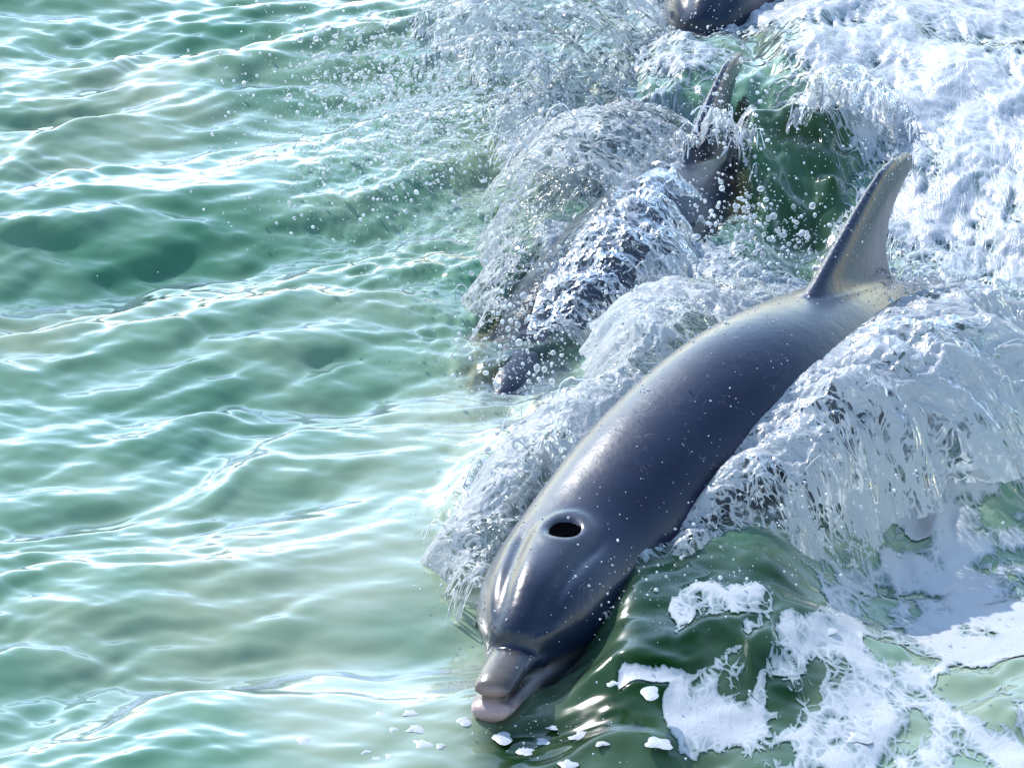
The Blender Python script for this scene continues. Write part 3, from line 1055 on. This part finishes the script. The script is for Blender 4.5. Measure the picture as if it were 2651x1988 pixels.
# ------------------------------------------------------------------ spray
def ico(sub):
    bm = bmesh.new(); bmesh.ops.create_icosphere(bm, subdivisions=sub, radius=1.0)
    V = np.array([v.co[:] for v in bm.verts]); F = np.array([[v.index for v in f.verts] for f in bm.faces])
    bm.free()
    return V, F
ICO1, ICO2 = ico(1), ico(2)


def rand_rot(n):
    q = rng.normal(size=(n, 4)); q /= np.linalg.norm(q, axis=1, keepdims=True)
    w, x, y, z = q.T
    return np.stack([np.stack([1 - 2 * (y * y + z * z), 2 * (x * y - z * w), 2 * (x * z + y * w)], -1),
                     np.stack([2 * (x * y + z * w), 1 - 2 * (x * x + z * z), 2 * (y * z - x * w)], -1),
                     np.stack([2 * (x * z - y * w), 2 * (y * z + x * w), 1 - 2 * (x * x + y * y)], -1)], 1)


def drops_mesh(name, C, R, base):
    V0, F0 = base
    n = len(C)
    sc = R[:, None] * rng.uniform(0.75, 1.3, (n, 3))
    A = rand_rot(n) * sc[:, None, :]
    V = np.einsum('nij,vj->nvi', A, V0) + C[:, None, :]
    F = F0[None] + (np.arange(n) * len(V0))[:, None, None]
    return mesh_np(name, V.reshape(-1, 3), F.reshape(-1, 3))


def cloud(n, cx, cy, sx, sy, z0, z1, rmin, rmax):
    """n drops around a photograph point, heights z0..z1; size in original pixels"""
    px = rng.normal(cx, sx, n); py = rng.normal(cy, sy, n)
    zz = rng.uniform(z0, z1, n)
    C = np.array([src(a, b, c) for a, b, c in zip(px, py, zz)])
    rr = 0.72 * rmin * (rmax / rmin) ** (1.1 * rng.random(n) ** 3.0)
    return C, rr * S2 / KPX / 2

specs = [
    (2600, 1050, 300, 120, 100, 0.02, 0.30, 4, 15), (700, 1150, 240, 90, 60, 0.03, 0.25, 4, 20), (420, 950, 120, 120, 80, 0.02, 0.3, 4, 22),
    (350, 800, 380, 180, 130, 0.01, 0.15, 3, 12), (260, 1000, 480, 140, 110, 0.01, 0.12, 3, 12),
    (700, 1950, 620, 95, 75, 0.05, 0.2, 4, 20), (500, 2170, 720, 90, 70, 0.06, 0.2, 4, 18), (500, 2360, 740, 90, 45, 0.05, 0.2, 4, 18),
    (1600, 950, 230, 190, 130, 0.02, 0.3, 3, 14), (350, 1880, 300, 70, 90, 0.12, 0.3, 3, 16), (700, 1330, 430, 120, 170, 0.02, 0.2, 3, 12),
    (420, 1340, 900, 70, 110, 0.05, 0.15, 4, 20), (900, 1550, 450, 200, 200, 0.1, 0.35, 3, 14), (600, 1500, 120, 250, 80, 0.1, 0.35, 3, 16),
    (700, 2250, 280, 240, 170, 0.15, 0.35, 3, 10), (500, 1200, 1400, 60, 80, 0.01, 0.08, 3, 9), (300, 1750, 1500, 160, 60, 0.05, 0.15, 3, 12),
    (380, 2100, 1250, 200, 110, 0.08, 0.2, 3, 12), (160, 1700, 1680, 150, 60, 0.01, 0.06, 3, 10), (120, 1500, 1850, 160, 60, 0.01, 0.03, 3, 10),
    (400, 1500, 850, 160, 80, 0.1, 0.25, 3, 14), (200, 1200, 800, 160, 200, 0.01, 0.1, 3, 9),
]
CC = []; RR = []
for sp_ in specs:
    c, r = cloud(*sp_)
    CC.append(c); RR.append(r)
# beads of water on the wet back
nv = len(DOLPHIN_ME.vertices)
co = np.empty(nv * 3, dtype=np.float32); DOLPHIN_ME.vertices.foreach_get('co', co); co = co.reshape(-1, 3)
nn = np.empty(nv * 3, dtype=np.float32); DOLPHIN_ME.vertices.foreach_get('normal', nn); nn = nn.reshape(-1, 3)
cand = np.nonzero((nn[:, 2] > 0.05) & (co[:, 2] > 0.03))[0]
ps = co[cand]
wgt = 0.12 + np.exp(-(((ps[:, 1] + ORIGIN[1]) - 0.25) / 0.3) ** 2)
pick = rng.choice(cand, 1700, p=wgt / wgt.sum())
CC.append(co[pick] + ORIGIN + nn[pick] * 0.0005); RR.append(rng.uniform(0.0004, 0.0012, len(pick)) * (1 + 0.9 * (rng.random(len(pick)) > 0.93)))
CC = np.vstack(CC); RR = np.concatenate(RR)
order = np.argsort(-RR)
small = RR < 0.0022
link('fine_spray', drops_mesh('fine_spray', CC[small], RR[small], ICO1), M_DROP, label='fine spray of tiny water drops in the air', cat='spray', kind='stuff')
big_i = [i for i in order if not small[i]]
IND = 160
first = None
for i in big_i[:IND]:
    if first is None:
        first = drops_mesh('water_drop', np.zeros((1, 3)), np.ones(1), ICO2)
    o = link('water_drop', first, None, label='large round water drop flying in the spray', cat='water drop', group='large drops flying in the spray')
    o.location = CC[i]; o.scale = RR[i] * rng.uniform(0.8, 1.25, 3)
first.materials.append(M_DROP)
rest = np.array(big_i[IND:])
link('coarse_spray', drops_mesh('coarse_spray', CC[rest], RR[rest], ICO2), M_DROP, label='coarse spray of bright water drops in the air', cat='spray', kind='stuff')


def ligaments(paths):
    V = []; F = []; o = 0; na = 6
    th = np.linspace(0, 2 * np.pi, na, endpoint=False)
    for P, r in paths:
        n = len(P)
        T = np.gradient(P, axis=0); T /= np.linalg.norm(T, axis=1, keepdims=True) + 1e-9
        A = np.cross(T, np.array([0.3, 0.5, 0.81])); A /= np.linalg.norm(A, axis=1, keepdims=True) + 1e-9
        B = np.cross(T, A)
        ring = P[:, None, :] + (A[:, None, :] * np.cos(th)[None, :, None] + B[:, None, :] * np.sin(th)[None, :, None]) * r[:, None, None]
        V.append(ring.reshape(-1, 3)); F.append(grid_faces(n, na, True) + o); o += n * na
    return np.vstack(V), np.vstack(F)

def strands(sheets, count):
    out = []
    for P, cnt in zip(sheets, count):
        nu, nv_ = P.shape[:2]
        for _ in range(cnt):
            i = rng.integers(5, nu - 5); j0 = int(nv_ * rng.uniform(0.55, 0.9))
            a = P[i, j0]; dirv = P[i, min(j0 + 8, nv_ - 1)] - P[i, j0 - 8]
            dirv = dirv / (np.linalg.norm(dirv) + 1e-9)
            side = (P[min(i + 4, nu - 1), j0] - P[i - 4, j0]); side = side / (np.linalg.norm(side) + 1e-9)
            L = rng.uniform(0.02, 0.06); n = 12
            t = np.linspace(0, 1, n)
            w = np.cumsum(rng.normal(0, 0.16, n)) * 0.3
            Q = a + dirv * (L * t)[:, None] + side * (L * (w + rng.normal(0, 0.5) * t))[:, None] + np.array([0, 0, 1]) * ((0.03 * rng.random() + 0.008) * np.sin(np.pi * t * 0.8) - 0.02 * t ** 2)[:, None]
            r = rng.uniform(0.0006, 0.0018) * (1 - 0.55 * np.sin(np.pi * t) + 0.3 * rng.random(n))
            r[-1] *= 0.2; r[-2] *= 1.7
            out.append((Q, r))
    return out
V, F = ligaments(strands([VL, VR, VF, VB, VD, VE, VJ], [14, 8, 60, 15, 14, 25, 30]))
link('water_strands', mesh_np('water_strands', V, F), M_DROP, label='thin twisting strands of water at the torn splash edges', cat='splash', kind='stuff')

# ------------------------------------------------------------------ single flecks of foam afloat near the beak
def fleck_mesh(seed):
    r = np.random.default_rng(seed)
    n, rings = 18, 4
    amp = r.uniform(0.05, 0.22, 4); ph = r.uniform(0, 6.28, 4)
    V = []; F = []
    for i in range(rings):
        q = 1 - i / rings
        for j in range(n):
            t = 2 * math.pi * j / n
            w = 1 + sum(a * math.sin((k + 2) * t + p) for k, (a, p) in enumerate(zip(amp, ph)))
            V.append((q * w * math.cos(t), q * w * math.sin(t), 0.30 * (1 - q ** 3) + 0.04 * r.normal() * (i > 0)))
    V.append((0, 0, 0.3))
    for i in range(rings - 1):
        for j in range(n):
            F.append((i * n + j, i * n + (j + 1) % n, (i + 1) * n + (j + 1) % n, (i + 1) * n + j))
    for j in range(n):
        F.append(((rings - 1) * n + j, (rings - 1) * n + (j + 1) % n, rings * n))
    me = bpy.data.meshes.new('foam_fleck'); me.from_pydata(V, [], F)
    me.polygons.foreach_set('use_smooth', np.ones(len(F), dtype=bool))
    attr(me, 'cover', np.ones(len(V)))
    me.materials.append(M_RAFT)
    return me

fl_me = [fleck_mesh(i) for i in range(6)]
flecks = [(784, 1917, 26), (987, 1848, 16), (1095, 1815, 20), (1063, 1841, 14), (1076, 1882, 20), (1017, 1884, 12), (908, 1874, 10), (1095, 1923, 20),
          (1138, 1925, 14), (974, 1961, 14), (1010, 1957, 12), (945, 1942, 10), (1200, 1864, 22), (1507, 1902, 24), (1362, 1942, 26), (1470, 1975, 22),
          (1405, 1916, 18), (1587, 1766, 14), (1683, 1790, 24), (1523, 1763, 14), (1705, 1920, 26), (2141, 1628, 22), (2222, 1903, 34), (1560, 1920, 14), (1300, 1905, 24), (1430, 1880, 12)]
for i, (fx, fy, fr) in enumerate(flecks):
    p = src(fx, fy)
    for _ in range(3):
        ix = min(max(np.searchsorted(GX, p[0]), 0), len(GX) - 1); iy = min(max(np.searchsorted(GY, p[1]), 0), len(GY) - 1)
        p = src(fx, fy, Z[ix, iy])
    o = link('foam_fleck', fl_me[i % 6], None, label='small white fleck of foam afloat near the pale beak' if fx < 1800 else 'lone white fleck of foam in a green gap of the drifting foam',
             cat='foam fleck', group='flecks of foam afloat near the beak' if fx < 1800 else 'flecks in gaps of the drifting foam')
    rr = fr * S2 / KPX
    o.location = (p[0], p[1], p[2] - 0.001)
    o.scale = (rr * rng.uniform(0.9, 1.2), rr * rng.uniform(1.0, 1.5), rr * 0.6)
    o.rotation_euler = (0, 0, rng.uniform(-0.5, 0.5))
